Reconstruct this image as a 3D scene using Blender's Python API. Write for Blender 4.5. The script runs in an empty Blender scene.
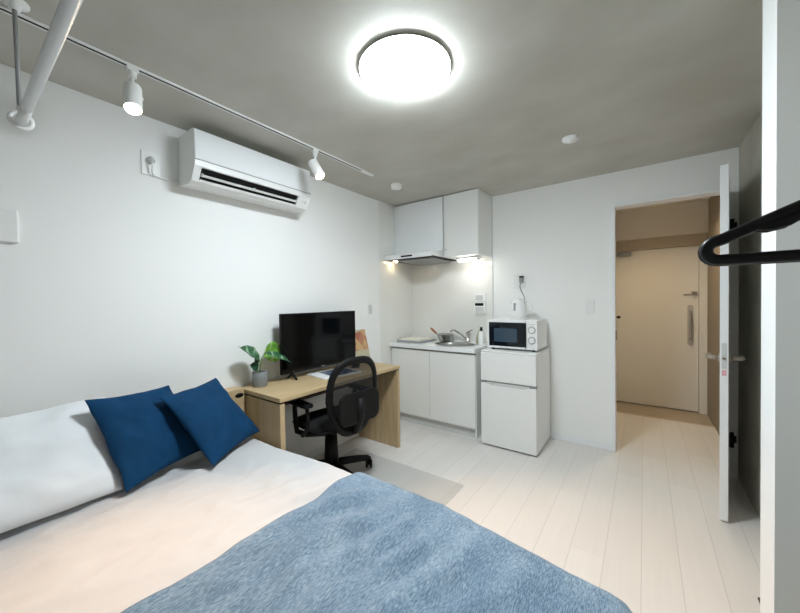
import bpy, bmesh, math, random
from mathutils import Vector, Matrix, noise
random.seed(7)
S = bpy.context.scene
COL = S.collection
PI = math.pi
XL, YB, XR, HC, YN = -2.29, 3.40, 0.552, 2.40, -1.05   # left wall, back wall, right wall, ceiling, near wall

# ------------------------------------------------------------ materials
def lin(r, g, b):
    f = lambda c: (c/255/12.92) if c/255 <= .04045 else ((c/255+.055)/1.055)**2.4
    return (f(r), f(g), f(b), 1)

def mat(name, rgb, rough=.5, metal=0., var=0., scale=(8, 8, 8), bump=0., bscale=None, emit=None, estr=0., detail=4,
        rgb2=None, coat=0., sheen=0., lo=.35, hi=.65, spec=None):
    m = bpy.data.materials.new(name); m.use_nodes = True
    nt = m.node_tree; b = nt.nodes['Principled BSDF']
    c = lin(*rgb)
    b.inputs['Base Color'].default_value = c
    b.inputs['Roughness'].default_value = rough
    b.inputs['Metallic'].default_value = metal
    if spec is not None: b.inputs['Specular IOR Level'].default_value = spec
    if coat: b.inputs['Coat Weight'].default_value = coat
    if sheen: b.inputs['Sheen Weight'].default_value = sheen
    if emit:
        b.inputs['Emission Color'].default_value = (*emit, 1); b.inputs['Emission Strength'].default_value = estr
    def noise_tex(sc):
        tc = nt.nodes.new('ShaderNodeTexCoord'); mp = nt.nodes.new('ShaderNodeMapping')
        mp.inputs['Scale'].default_value = sc
        nz = nt.nodes.new('ShaderNodeTexNoise'); nz.inputs['Scale'].default_value = 1; nz.inputs['Detail'].default_value = detail
        nt.links.new(tc.outputs['Object'], mp.inputs['Vector']); nt.links.new(mp.outputs['Vector'], nz.inputs['Vector'])
        return nz
    if var or rgb2:
        nz = noise_tex(scale)
        cr = nt.nodes.new('ShaderNodeValToRGB')
        d = lin(*rgb2) if rgb2 else tuple(x*(1-var) for x in c[:3])+(1,)
        cr.color_ramp.elements[0].position = lo; cr.color_ramp.elements[1].position = hi
        cr.color_ramp.elements[0].color = d; cr.color_ramp.elements[1].color = c
        nt.links.new(nz.outputs['Fac'], cr.inputs['Fac']); nt.links.new(cr.outputs['Color'], b.inputs['Base Color'])
    if bump:
        nz = noise_tex(bscale or scale); bp = nt.nodes.new('ShaderNodeBump')
        bp.inputs['Strength'].default_value = bump; bp.inputs['Distance'].default_value = .01
        nt.links.new(nz.outputs['Fac'], bp.inputs['Height']); nt.links.new(bp.outputs['Normal'], b.inputs['Normal'])
    return m

WALL = mat('wallpaper', (240, 241, 240), .75, bump=.05, bscale=(260, 260, 260))
CONC = mat('concrete', (196, 195, 187), .75, rgb2=(184, 182, 173), scale=(2.2, 3.1, 2.2), detail=8, bump=.04, bscale=(40, 40, 40))
CONCR = mat('concrete_wall', (186, 184, 174), .8, rgb2=(166, 164, 154), scale=(3, 3, 3), detail=8, bump=.2, bscale=(130, 130, 130))
PANEL = mat('kitchen_panel', (232, 232, 228), .12)
WHITE = mat('white_plastic', (236, 237, 236), .35)
GLOSSW = mat('white_gloss', (236, 239, 241), .12)
CABW = mat('cabinet_white', (234, 235, 233), .35)
TRIMW = mat('trim_white', (236, 238, 240), .4)
GREYP = mat('grey_plastic', (150, 152, 152), .45)
LGREY = mat('light_grey', (205, 207, 206), .45)
DARK = mat('dark_gap', (40, 40, 40), .6)
BLACK = mat('black_plastic', (11, 11, 12), .55, spec=.25)
BLACKS = mat('black_hanger_plastic', (7, 7, 8), .38, spec=.3)
BLKFAB = mat('black_fabric', (20, 20, 21), .9, bump=.3, bscale=(400, 400, 400))
SCREEN = mat('screen_glass', (5, 6, 8), .09, spec=.22)
MWGLASS = mat('oven_glass', (14, 20, 26), .06)
MWIN = mat('oven_window', (58, 76, 90), .12)
CHROME = mat('chrome', (205, 205, 205), .15, metal=1)
STEEL = mat('brushed_steel', (180, 180, 176), .3, metal=1, var=.15, scale=(4, 200, 200))
ALU = mat('aluminium_pole', (222, 223, 224), .36, metal=.55)
WOODX = mat('oak_along_y', (200, 177, 139), .45, rgb2=(182, 157, 118), scale=(34, 2.2, 34), detail=6, lo=.3, hi=.7)
WOODZ = mat('oak_along_z', (198, 174, 136), .45, rgb2=(178, 153, 114), scale=(30, 30, 2.0), detail=6, lo=.3, hi=.7)
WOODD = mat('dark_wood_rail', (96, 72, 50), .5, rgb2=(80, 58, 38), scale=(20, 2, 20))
HANDLEW = mat('pan_handle_wood', (176, 110, 58), .5, var=.25, scale=(20, 20, 80))
SHEET = mat('white_cotton', (196, 196, 197), .85, bump=.12, bscale=(30, 30, 30), sheen=.15)
PILLOWM = mat('pillow_cotton', (228, 231, 234), .85, bump=.12, bscale=(22, 22, 22), sheen=.15)
NAVY = mat('navy_cotton', (8, 60, 98), .85, var=.18, scale=(9, 9, 9), bump=.15, bscale=(220, 220, 220), spec=.2)
MATT = mat('mattress_fabric', (225, 225, 222), .9)
POTM = mat('grey_cement', (142, 146, 148), .85, var=.22, scale=(26, 26, 26), bump=.2, bscale=(90, 90, 90))
SOIL = mat('soil', (88, 70, 48), .95, var=.4, scale=(90, 90, 90))
STEM = mat('stem_green', (112, 142, 84), .5)
LEAF1 = mat('leaf_light', (112, 168, 66), .4, rgb2=(206, 222, 170), scale=(10, 60, 10), lo=.36, hi=.46)
LEAF2 = mat('leaf_dark', (44, 92, 58), .4, rgb2=(150, 182, 150), scale=(10, 40, 10), lo=.36, hi=.46)
LEAF3 = mat('leaf_deep', (22, 70, 44), .4, var=.3, scale=(12, 30, 12))
HINGE = mat('dark_bronze', (46, 40, 36), .45, metal=.5)
NICKEL = mat('satin_nickel', (176, 168, 156), .3, metal=.9)
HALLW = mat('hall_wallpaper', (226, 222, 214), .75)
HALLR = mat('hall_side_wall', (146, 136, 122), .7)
DOORW = mat('entry_door_cream', (236, 233, 226), .45)
TILE = mat('genkan_tile', (176, 164, 146), .6, var=.1, scale=(6, 6, 6))
PINK = mat('sticker_pink', (226, 170, 180), .6)
PAPER = mat('paper_white', (235, 236, 236), .5)
NAVYP = mat('print_navy', (36, 52, 84), .4, rgb2=(150, 165, 185), scale=(14, 9, 14), lo=.35, hi=.5)
SOAPW = mat('soap_white', (236, 238, 236), .3)
SOAPB = mat('soap_beige', (176, 172, 150), .35)
CREAMB = mat('board_cream', (238, 234, 222), .5)
CEMIT = mat('ceiling_lamp_diffuser', (255, 255, 255), .4, emit=(.86, .945, 1.0), estr=21)
SPOTE = mat('spot_lens', (255, 240, 220), .4, emit=(1, .80, .55), estr=9)
TUBEE = mat('under_cabinet_diffuser', (255, 255, 250), .4, emit=(1, .97, .90), estr=5.2)
HALLE = mat('hall_lamp_diffuser', (255, 240, 210), .4, emit=(1, .78, .50), estr=85)
HOODE = mat('hood_lamp_lens', (255, 240, 210), .4, emit=(1, .76, .45), estr=10)
NIGHT = mat('night_glass', (10, 13, 18), .03)
CURT = mat('curtain_fabric', (196, 196, 192), .9)

# floor planks along Y
def floor_mat():
    m = bpy.data.materials.new('white_planks'); m.use_nodes = True; nt = m.node_tree; N = nt.nodes; Lk = nt.links.new
    b = N['Principled BSDF']; b.inputs['Roughness'].default_value = .38
    tc = N.new('ShaderNodeTexCoord'); sp = N.new('ShaderNodeSeparateXYZ'); Lk(tc.outputs['Object'], sp.inputs[0])
    def ma(op, a, v=None, b_=None):
        n = N.new('ShaderNodeMath'); n.operation = op
        for i, q in enumerate((a, v, b_)):
            if q is None: continue
            if isinstance(q, (int, float)): n.inputs[i].default_value = q
            else: Lk(q, n.inputs[i])
        return n.outputs[0]
    u = ma('DIVIDE', ma('ADD', sp.outputs['X'], .013-.729+.154*60), .154)
    k = ma('FLOOR', u); fu = ma('FRACT', u)
    wn = N.new('ShaderNodeTexWhiteNoise'); wn.noise_dimensions = '1D'; Lk(k, wn.inputs['W'])
    v = ma('ADD', ma('DIVIDE', ma('ADD', sp.outputs['Y'], 20), 1.82), wn.outputs['Value'])
    fv = ma('FRACT', v)
    eu = ma('LESS_THAN', ma('MINIMUM', fu, ma('SUBTRACT', 1, fu)), .011)
    ev = ma('LESS_THAN', fv, .0016)
    line = ma('MAXIMUM', eu, ma('MULTIPLY', ev, .35))
    wn2 = N.new('ShaderNodeTexWhiteNoise'); wn2.noise_dimensions = '2D'
    cb = N.new('ShaderNodeCombineXYZ'); Lk(k, cb.inputs[0]); Lk(ma('FLOOR', v), cb.inputs[1]); Lk(cb.outputs[0], wn2.inputs['Vector'])
    mp = N.new('ShaderNodeMapping'); mp.inputs['Scale'].default_value = (38, 2.2, 1); Lk(tc.outputs['Object'], mp.inputs[0])
    nz = N.new('ShaderNodeTexNoise'); nz.inputs['Scale'].default_value = 1; nz.inputs['Detail'].default_value = 5; Lk(mp.outputs[0], nz.inputs['Vector'])
    f = ma('ADD', ma('MULTIPLY', wn2.outputs['Value'], .5), ma('MULTIPLY', nz.outputs['Fac'], .5))
    mx = N.new('ShaderNodeMix'); mx.data_type = 'RGBA'; Lk(f, mx.inputs[0])
    mx.inputs[6].default_value = lin(214, 210, 206); mx.inputs[7].default_value = lin(230, 227, 223)
    m2 = N.new('ShaderNodeMix'); m2.data_type = 'RGBA'; Lk(line, m2.inputs[0]); Lk(mx.outputs[2], m2.inputs[6]); m2.inputs[7].default_value = lin(203, 199, 195)
    Lk(m2.outputs[2], b.inputs['Base Color'])
    return m
FLOORM = floor_mat()

# heathered blue throw
def throw_mat():
    m = bpy.data.materials.new('heathered_blue'); m.use_nodes = True; nt = m.node_tree; N = nt.nodes; Lk = nt.links.new
    b = N['Principled BSDF']; b.inputs['Roughness'].default_value = .9; b.inputs['Sheen Weight'].default_value = .1
    tc = N.new('ShaderNodeTexCoord')
    outs = []
    for sc, dt in (((400, 60, 60), 4), ((9, 5, 5), 4), ((800, 130, 200), 3)):
        mp = N.new('ShaderNodeMapping'); mp.inputs['Scale'].default_value = sc; mp.inputs['Rotation'].default_value = (0, 0, .12); Lk(tc.outputs['Object'], mp.inputs[0])
        nz = N.new('ShaderNodeTexNoise'); nz.inputs['Scale'].default_value = 1; nz.inputs['Detail'].default_value = dt; Lk(mp.outputs[0], nz.inputs['Vector']); outs.append(nz.outputs['Fac'])
    def ma(op, a, v):
        n = N.new('ShaderNodeMath'); n.operation = op
        for i, q in enumerate((a, v)):
            if isinstance(q, (int, float)): n.inputs[i].default_value = q
            else: Lk(q, n.inputs[i])
        return n.outputs[0]
    f = ma('ADD', ma('ADD', ma('MULTIPLY', outs[0], .46), ma('MULTIPLY', outs[1], .22)), ma('MULTIPLY', outs[2], .32))
    cr = N.new('ShaderNodeValToRGB'); e = cr.color_ramp.elements
    e[0].position = .40; e[0].color = lin(76, 100, 122); e[1].position = .60; e[1].color = lin(146, 166, 182)
    x = e.new(.5); x.color = lin(104, 130, 153)
    Lk(f, cr.inputs['Fac']); Lk(cr.outputs['Color'], b.inputs['Base Color'])
    bp = N.new('ShaderNodeBump'); bp.inputs['Strength'].default_value = .35; bp.inputs['Distance'].default_value = .004
    Lk(f, bp.inputs['Height']); Lk(bp.outputs['Normal'], b.inputs['Normal'])
    return m
THROWM = throw_mat()

def mixmat(name, rgb, fac, rough):
    m = bpy.data.materials.new(name); m.use_nodes = True; nt = m.node_tree; N = nt.nodes
    b = N['Principled BSDF']; b.inputs['Base Color'].default_value = lin(*rgb); b.inputs['Roughness'].default_value = rough
    t = N.new('ShaderNodeBsdfTransparent'); mx = N.new('ShaderNodeMixShader'); mx.inputs[0].default_value = fac
    nt.links.new(t.outputs[0], mx.inputs[1]); nt.links.new(b.outputs[0], mx.inputs[2]); nt.links.new(mx.outputs[0], N['Material Output'].inputs['Surface'])
    return m
MATCLEAR = mixmat('clear_floor_mat', (180, 184, 182), .14, .25)
MESHM = mixmat('chair_mesh', (10, 10, 11), .80, .8)
PLUGCLEAR = mixmat('clear_sheath', (200, 200, 200), .5, .2)

# art print: warm block shapes
def art_mat():
    m = bpy.data.materials.new('abstract_print'); m.use_nodes = True; nt = m.node_tree; N = nt.nodes; Lk = nt.links.new
    b = N['Principled BSDF']; b.inputs['Roughness'].default_value = .7
    tc = N.new('ShaderNodeTexCoord'); mp = N.new('ShaderNodeMapping'); mp.inputs['Scale'].default_value = (1, 1, .75); Lk(tc.outputs['Generated'], mp.inputs[0])
    vo = N.new('ShaderNodeTexVoronoi'); vo.inputs['Scale'].default_value = 3.1; Lk(mp.outputs[0], vo.inputs['Vector'])
    sp = N.new('ShaderNodeSeparateColor'); Lk(vo.outputs['Color'], sp.inputs[0])
    cr = N.new('ShaderNodeValToRGB'); cr.color_ramp.interpolation = 'CONSTANT'
    e = cr.color_ramp.elements; e[0].color = lin(176, 122, 96); e[1].position = .3; e[1].color = lin(190, 148, 114)
    for p, c in ((.5, (196, 164, 118)), (.7, (164, 104, 82)), (.85, (190, 182, 158))):
        q = e.new(p); q.color = lin(*c)
    Lk(sp.outputs[0], cr.inputs['Fac'])
    sz = N.new('ShaderNodeSeparateXYZ'); Lk(tc.outputs['Generated'], sz.inputs[0])
    th = N.new('ShaderNodeMath'); th.operation = 'LESS_THAN'; th.inputs[1].default_value = .36; Lk(sz.outputs['Z'], th.inputs[0])
    mx = N.new('ShaderNodeMix'); mx.data_type = 'RGBA'; Lk(th.outputs[0], mx.inputs[0]); Lk(cr.outputs['Color'], mx.inputs[6]); mx.inputs[7].default_value = lin(186, 180, 156)
    Lk(mx.outputs[2], b.inputs['Base Color'])
    return m
ARTM = art_mat()

# ------------------------------------------------------------ mesh helpers
def box(bm, x0, x1, y0, y1, z0, z1, mi=0, M=None):
    vs = [bm.verts.new((x, y, z)) for x in (x0, x1) for y in (y0, y1) for z in (z0, z1)]
    if M is not None:
        for v in vs: v.co = M @ v.co
    for f in ((0, 1, 3, 2), (4, 6, 7, 5), (0, 4, 5, 1), (2, 3, 7, 6), (0, 2, 6, 4), (1, 5, 7, 3)):
        bm.faces.new([vs[i] for i in f]).material_index = mi
    return vs

def frame_of(d):
    d = d.normalized(); a = Vector((0, 0, 1)) if abs(d.z) < .9 else Vector((1, 0, 0))
    u = d.cross(a).normalized(); return u, d.cross(u)

def tube(bm, pts, r, seg=12, mi=0, cap=True):
    pts = [Vector(p) for p in pts]; n = len(pts); rr = r if isinstance(r, (list, tuple)) else [r]*n
    rings = []; u = None
    for i, p in enumerate(pts):
        d = (pts[min(i+1, n-1)] - pts[max(i-1, 0)]).normalized()
        if u is None: u, _ = frame_of(d)
        u = (u - d*u.dot(d)).normalized(); w = d.cross(u)
        rings.append([bm.verts.new(p + (u*math.cos(2*PI*k/seg) + w*math.sin(2*PI*k/seg))*rr[i]) for k in range(seg)])
    for a, b in zip(rings, rings[1:]):
        for k in range(seg):
            f = bm.faces.new((a[k], a[(k+1) % seg], b[(k+1) % seg], b[k])); f.material_index = mi; f.smooth = True
    if cap:
        bm.faces.new(rings[0][::-1]).material_index = mi; bm.faces.new(rings[-1]).material_index = mi

def cyl(bm, p0, p1, r0, r1=None, seg=24, mi=0): tube(bm, [p0, p1], [r0, r0 if r1 is None else r1], seg, mi)

def lathe(bm, prof, c, seg=32, axis='z', mi=0, M=None):
    rings = []
    for r, h in prof:
        ring = []
        for k in range(seg):
            a = 2*PI*k/seg; x, y = r*math.cos(a), r*math.sin(a)
            p = Vector((x, y, h))
            if M is not None: p = M @ p
            ring.append(bm.verts.new(p + Vector(c)))
        rings.append(ring)
    for a, b in zip(rings, rings[1:]):
        for k in range(seg):
            f = bm.faces.new((a[k], a[(k+1) % seg], b[(k+1) % seg], b[k])); f.smooth = True; f.material_index = mi
    if prof[0][0] > 1e-5: bm.faces.new(rings[0][::-1]).material_index = mi
    if prof[-1][0] > 1e-5: bm.faces.new(rings[-1]).material_index = mi
    bmesh.ops.remove_doubles(bm, verts=bm.verts[:], dist=1e-6)

def prism(bm, prof, a0, a1, axis='y', mi=0):
    f = {'y': lambda p, t: (p[0], t, p[1]), 'x': lambda p, t: (t, p[0], p[1]), 'z': lambda p, t: (p[0], p[1], t)}[axis]
    A = [bm.verts.new(f(p, a0)) for p in prof]; B = [bm.verts.new(f(p, a1)) for p in prof]; n = len(prof)
    for i in range(n): bm.faces.new((A[i], A[(i+1) % n], B[(i+1) % n], B[i])).material_index = mi
    bm.faces.new(A[::-1]).material_index = mi; bm.faces.new(B).material_index = mi

def rrect(x0, x1, y0, y1, r, n=5):
    out = []
    for cx, cy, a in ((x1-r, y1-r, 0), (x0+r, y1-r, 90), (x0+r, y0+r, 180), (x1-r, y0+r, 270)):
        for i in range(n+1):
            t = math.radians(a + 90*i/n); out.append((cx + r*math.cos(t), cy + r*math.sin(t)))
    return out

def arc(c, r, a0, a1, n, plane='xz'):
    out = []
    for i in range(n+1):
        t = math.radians(a0 + (a1-a0)*i/n); u, v = r*math.cos(t), r*math.sin(t)
        out.append({'xz': (c[0]+u, c[1], c[2]+v), 'yz': (c[0], c[1]+u, c[2]+v), 'xy': (c[0]+u, c[1]+v, c[2])}[plane])
    return out

WO = {}
def obj(name, bm, ms, parent=None, bevel=0., seg=2, smooth=False, local=False, mods=()):
    """One mesh object; world coordinates are shifted to the root's location unless local."""
    bmesh.ops.recalc_face_normals(bm, faces=bm.faces[:])
    off = WO.get(parent.name, Vector()) if parent else Vector()
    if parent is None and not local:
        zs = [v.co.z for v in bm.verts]; xs = [v.co.x for v in bm.verts]; ys = [v.co.y for v in bm.verts]
        off = Vector(((min(xs)+max(xs))/2, (min(ys)+max(ys))/2, min(zs)))
    if not local and off.length: bmesh.ops.translate(bm, verts=bm.verts[:], vec=-off)
    me = bpy.data.meshes.new(name); bm.to_mesh(me); bm.free()
    for m in (ms if isinstance(ms, (list, tuple)) else [ms]): me.materials.append(m)
    if smooth:
        for p in me.polygons: p.use_smooth = True
    o = bpy.data.objects.new(name, me); COL.objects.link(o)
    if parent: o.parent = parent; WO[o.name] = off
    else:
        if not local: o.location = off
        WO[o.name] = off
    if bevel:
        b = o.modifiers.new('bevel', 'BEVEL'); b.width = bevel; b.segments = seg; b.limit_method = 'ANGLE'; b.angle_limit = math.radians(40); b.harden_normals = False
    return o

def tag(o, label=None, cat=None, group=None, kind=None):
    if label: o['label'] = label
    if cat: o['category'] = cat
    if group: o['group'] = group
    if kind: o['kind'] = kind
    return o

def thing(name, label, cat, loc, rz=0, group=None):
    o = bpy.data.objects.new(name, None); COL.objects.link(o); o.location = loc; o.rotation_euler = (0, 0, rz); o.empty_display_size = .1
    WO[o.name] = Vector(loc)
    return tag(o, label, cat, group)

def copy_tree(o, parent=None):
    c = o.copy(); COL.objects.link(c)
    if parent: c.parent = parent
    for ch in list(o.children): copy_tree(ch, c)
    return c

def struct(name, bm, ms, parent=None, label=None, cat=None, **k):
    o = obj(name, bm, ms, parent, **k)
    if not parent: tag(o, label, cat, None, 'structure')
    return o
B = bmesh.new

# ------------------------------------------------------------ room shell
T = .12
b = B(); box(b, XL-T, XR+.4, YN-T, 4.60, -.10, 0); struct('floor', b, FLOORM, label='pale white plank floor running into the hall', cat='floor')
b = B(); box(b, XL-T, XR+T, YN-T, YB+T, HC, HC+.1); struct('ceiling', b, CONC, label='bare grey concrete ceiling', cat='ceiling')
b = B(); box(b, XL-T, XL, YN-T, YB+T, 0, HC); struct('wall_left', b, WALL, label='plain white papered wall behind the bed and desk', cat='wall')
OX0, OX1, OZ = -.20, .495, 2.10
b = B(); box(b, XL, OX0-.006, YB, YB+T, 0, HC); box(b, OX1+.006, XR+T, YB, YB+T, 0, HC); box(b, OX0-.006, OX1+.006, YB, YB+T, OZ+.006, HC)
struct('wall_back', b, WALL, label='white papered wall with the kitchenette and doorway', cat='wall')
b = B(); box(b, XR, XR+T, YN-T, YB, 0, HC); struct('wall_right', b, CONCR, label='dark grey concrete wall behind the open door', cat='wall')
# near wall with a window (behind the camera)
WX0, WX1, WZ0, WZ1 = -1.9, -.2, .75, 2.0
b = B(); box(b, XL, WX0, YN-T, YN, 0, HC); box(b, WX1, XR, YN-T, YN, 0, HC); box(b, WX0, WX1, YN-T, YN, 0, WZ0); box(b, WX0, WX1, YN-T, YN, WZ1, HC)
struct('wall_near', b, WALL, label='white papered wall with the window', cat='wall')
b = B(); box(b, WX0, WX1, YN-.08, YN-.07, WZ0, WZ1); w = struct('window_1', b, NIGHT, label='dark night window opposite the kitchenette', cat='window')
b = B()
for x in (WX0, (WX0+WX1)/2-.025, WX1-.05): box(b, x, x+.05, YN-.07, YN-.02, WZ0, WZ1)
for z in (WZ0, WZ1-.05): box(b, WX0, WX1, YN-.07, YN-.02, z, z+.05)
struct('window_frame', b, LGREY, w)
# closet partition by the camera
b = B(); box(b, .3135, XR, 1.45, 1.60, 0, HC)
struct('wall_partition', b, WALL, label='narrow white partition wall end beside the black hangers', cat='wall')
# skirting boards
b = B(); box(b, XL, XL+.008, YN, 2.76, 0, .06); struct('baseboard_left', b, TRIMW, bevel=.002, label='white skirting along the bed wall', cat='skirting board')
b = B(); box(b, -1.26, OX0-.025, YB-.008, YB, 0, .06); struct('baseboard_back', b, TRIMW, bevel=.002, label='white skirting between fridge and doorway', cat='skirting board')
# glossy kitchen panels (fireproof board) on the two walls
b = B(); box(b, XL, XL+.005, 2.76, YB, 0, HC); box(b, XL, -1.28, YB-.005, YB, 0, HC)
struct('trim_1', b, PANEL, label='glossy white kitchen wall panel in the corner', cat='wall panel')
b = B(); box(b, -1.283, -1.275, YB-.008, YB, .86, HC); struct('trim_2', b, LGREY, label='thin vertical edge strip of the kitchen panel', cat='trim')
b = B(); box(b, XL, XL+.008, 2.752, 2.760, 0, HC); struct('trim_3', b, WHITE, label='thin vertical edge strip on the bed wall', cat='trim')
# doorway casing
b = B()
box(b, OX0-.024, OX0, YB-.020, YB+T, 0, OZ+.024); box(b, OX1, XR-.002, YB-.020, YB+T, 0, OZ+.024); box(b, OX0, OX1, YB-.020, YB+T, OZ, OZ+.024)
struct('trim_4', b, TRIMW, bevel=.002, label='slim white casing around the open doorway', cat='door frame')
b = B(); box(b, OX0-.001, OX0+.004, YB+.05, YB+.075, .96, 1.04); struct('strike_plate', b, HINGE)

# hall behind the doorway
HX0, HX1, HY = -.31, .577, 5.10
b = B(); box(b, HX0-T, HX0, YB+T, HY+.1, -.1, HC); struct('wall_hall_left', b, HALLW, label='cream papered hall wall on the hook side', cat='wall')
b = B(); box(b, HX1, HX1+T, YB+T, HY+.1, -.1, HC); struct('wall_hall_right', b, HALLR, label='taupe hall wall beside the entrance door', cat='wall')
b = B(); box(b, HX0, HX1, HY-.07, HY+.1, 2.045, HC); struct('wall_hall_end', b, HALLW, label='cream wall band above the entrance door', cat='wall')
b = B(); box(b, HX0-T, HX1+T, YB+T, HY+.1, HC, HC+.1); struct('ceiling_hall', b, HALLW, label='pale hall ceiling', cat='ceiling')
b = B(); box(b, HX0, HX1, 4.60, HY+.1, -.10, -.012)
struct('floor_hall', b, TILE, label='beige tiled entrance floor in front of the entrance door', cat='floor')
b = B(); box(b, -.105, -.101, 4.61, HY, -.014, -.0105); struct('trim_6', b, GREYP, label='thin joint in the beige entrance tiles', cat='trim')
b = B(); box(b, HX0, HX1, 4.585, 4.615, -.012, .003); struct('trim_5', b, mat('step_edge', (196, 182, 160), .5), label='beige step edge where hall planks meet entrance tiles', cat='trim')

# entrance door (door_2)
b = B(); box(b, HX0, .503, HY+.002, HY+.045, .0, 1.912)
d2 = struct('door_2', b, DOORW, bevel=.003, label='cream entrance door at the end of the hall', cat='door')
b = B(); box(b, .507, HX1, HY-.02, HY+.06, -.012, 1.916); struct('door_frame', b, DOORW, d2, bevel=.004)
b = B(); box(b, HX0, HX1, HY-.02, HY+.06, 1.916, 2.045); struct('door_header', b, mat('door_header', (186, 174, 154), .5), d2, bevel=.004)  # header toned darker than its frame: shade under the wall above is painted in
b = B()
prism(b, rrect(.404, .452, .765, 1.235, .022), HY-.008, HY+.002, 'y'); o = struct('handle_plate', b, mat('pull_plate', (206, 200, 190), .4, metal=.6), d2, bevel=.002)
b = B(); tube(b, [(.428, HY-.005, .84), (.428, HY-.05, .85), (.428, HY-.056, .88), (.428, HY-.056, 1.12), (.428, HY-.05, 1.15), (.428, HY-.005, 1.16)], .0125, 12)
struct('pull_handle', b, CHROME, o)
b = B(); box(b, .44, .485, HY-.035, HY+.002, 1.345, 1.39); box(b, .37, .45, HY-.012, HY+.002, 1.35, 1.362); struct('door_guard', b, NICKEL, d2, bevel=.004)
b = B(); box(b, HX0+.02, -.13, HY-.055, HY+.002, 1.845, 1.895); o = struct('door_closer', b, GREYP, d2, bevel=.006)
b = B(); box(b, HX0+.02, -.06, HY-.06, HY-.03, 1.905, 1.913); struct('closer_arm', b, NICKEL, o)

# interior door (door_1), open and nearly edge-on
hinge = Vector((.484, YB-.018, 0)); free = Vector((.375, 2.672, 0))
dv = (free-hinge); dl = dv.length; dd = dv.normalized(); dn = Vector((-dd.y, dd.x, 0))
MD = Matrix(((dd.x, dn.x, 0, hinge.x), (dd.y, dn.y, 0, hinge.y), (0, 0, 1, 0), (0, 0, 0, 1)))
b = B(); box(b, .004, dl, -.0185, .0185, .012, 2.086, M=MD)
d1 = struct('door_1', b, TRIMW, bevel=.0015, label='white room door standing open against the concrete wall', cat='door')
b = B(); box(b, dl-.002, dl+.0015, -.011, .011, .905, 1.055, M=MD); lp = struct('latch_plate', b, LGREY, d1)
b = B(); cyl(b, MD @ Vector((dl, 0, .965)), MD @ Vector((dl+.008, 0, .965)), .008, seg=12); struct('latch_bolt', b, NICKEL, lp)
b = B(); box(b, dl-.002, dl+.0008, -.010, .010, .865, .898, M=MD); st = struct('sticker', b, PINK, d1)
b = B(); box(b, dl-.002, dl+.0008, -.010, .010, .815, .858, M=MD); struct('sticker', b, PAPER, d1)
for s in (-1, 1):
    b = B(); c = Vector((dl-.065, s*.0185, .962))
    cyl(b, MD @ c, MD @ (c+Vector((0, s*.010, 0))), .024, seg=20)
    h = struct('handle_rose', b, NICKEL, d1)
    b = B(); tube(b, [MD @ (c+Vector(q)) for q in ((0, s*.005, 0), (0, s*.045, 0), (-.010, s*.054, 0), (-.03, s*.056, 0), (-.115, s*.054, 0))], [.012, .014, .014, .0135, .012], 12)
    struct('lever_handle', b, NICKEL, h)
for z in (.28, 1.83):
    b = B(); box(b, .500, .508, YB-.05, YB-.0145, z-.05, z+.05); cyl(b, (.5165, YB-.03, z-.055), (.5165, YB-.03, z+.055), .009, seg=12); box(b, .513, .5395, YB-.024, YB-.0145, z-.02, z+.03)
    struct('hinge', b, HINGE, d1)

# ------------------------------------------------------------ ceiling fittings
LX, LY = -.888, 1.276
t = thing('ceiling_lamp', 'large round glowing white ceiling lamp', 'lamp', (LX, LY, HC))
b = B(); lathe(b, [(0, HC), (.160, HC), (.160, HC-.009), (.207, HC-.0095), (.2085, HC-.0105), (.2085, HC-.0135), (0, HC-.0135)], (LX, LY, 0), 64); obj('lamp_base', b, WHITE, t)
b = B(); lathe(b, [(.0, HC-.013), (.2065, HC-.0135), (.206, HC-.016), (.2025, HC-.021), (.19, HC-.030), (.16, HC-.041), (.12, HC-.051), (.07, HC-.058), (0, HC-.060)], (LX, LY, 0), 64); obj('diffuser', b, CEMIT, t, smooth=True)

def detector(name, label, x, y, r, h, mini):
    t = thing(name, label, 'detector', (x, y, HC))
    b = B(); lathe(b, [(0, HC), (r, HC), (r, HC-h*.5), (0, HC-h*.5)], (x, y, 0), 32); obj('detector_base', b, WHITE, t)
    b = B()
    pr = [(r*.97, HC-h*.5), (r*.95, HC-h*.85), (r*.86, HC-h), (0, HC-h)] if not mini else [(r*.9, HC-h*.5), (r*.8, HC-h*.75), (r*.38, HC-h*.85), (r*.3, HC-h*1.15), (0, HC-h*1.2)]
    lathe(b, [(0, HC-h*.5)]+pr, (x, y, 0), 32); obj('sensor_cap', b, WHITE, t)
detector('smoke_detector', 'white puck smoke detector on the ceiling before the range hood cabinet', -1.845, 2.485, .053, .036, False)
detector('heat_detector', 'flat white heat detector on the ceiling out towards the doorway', -.396, 2.495, .052, .028, True)

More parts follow.
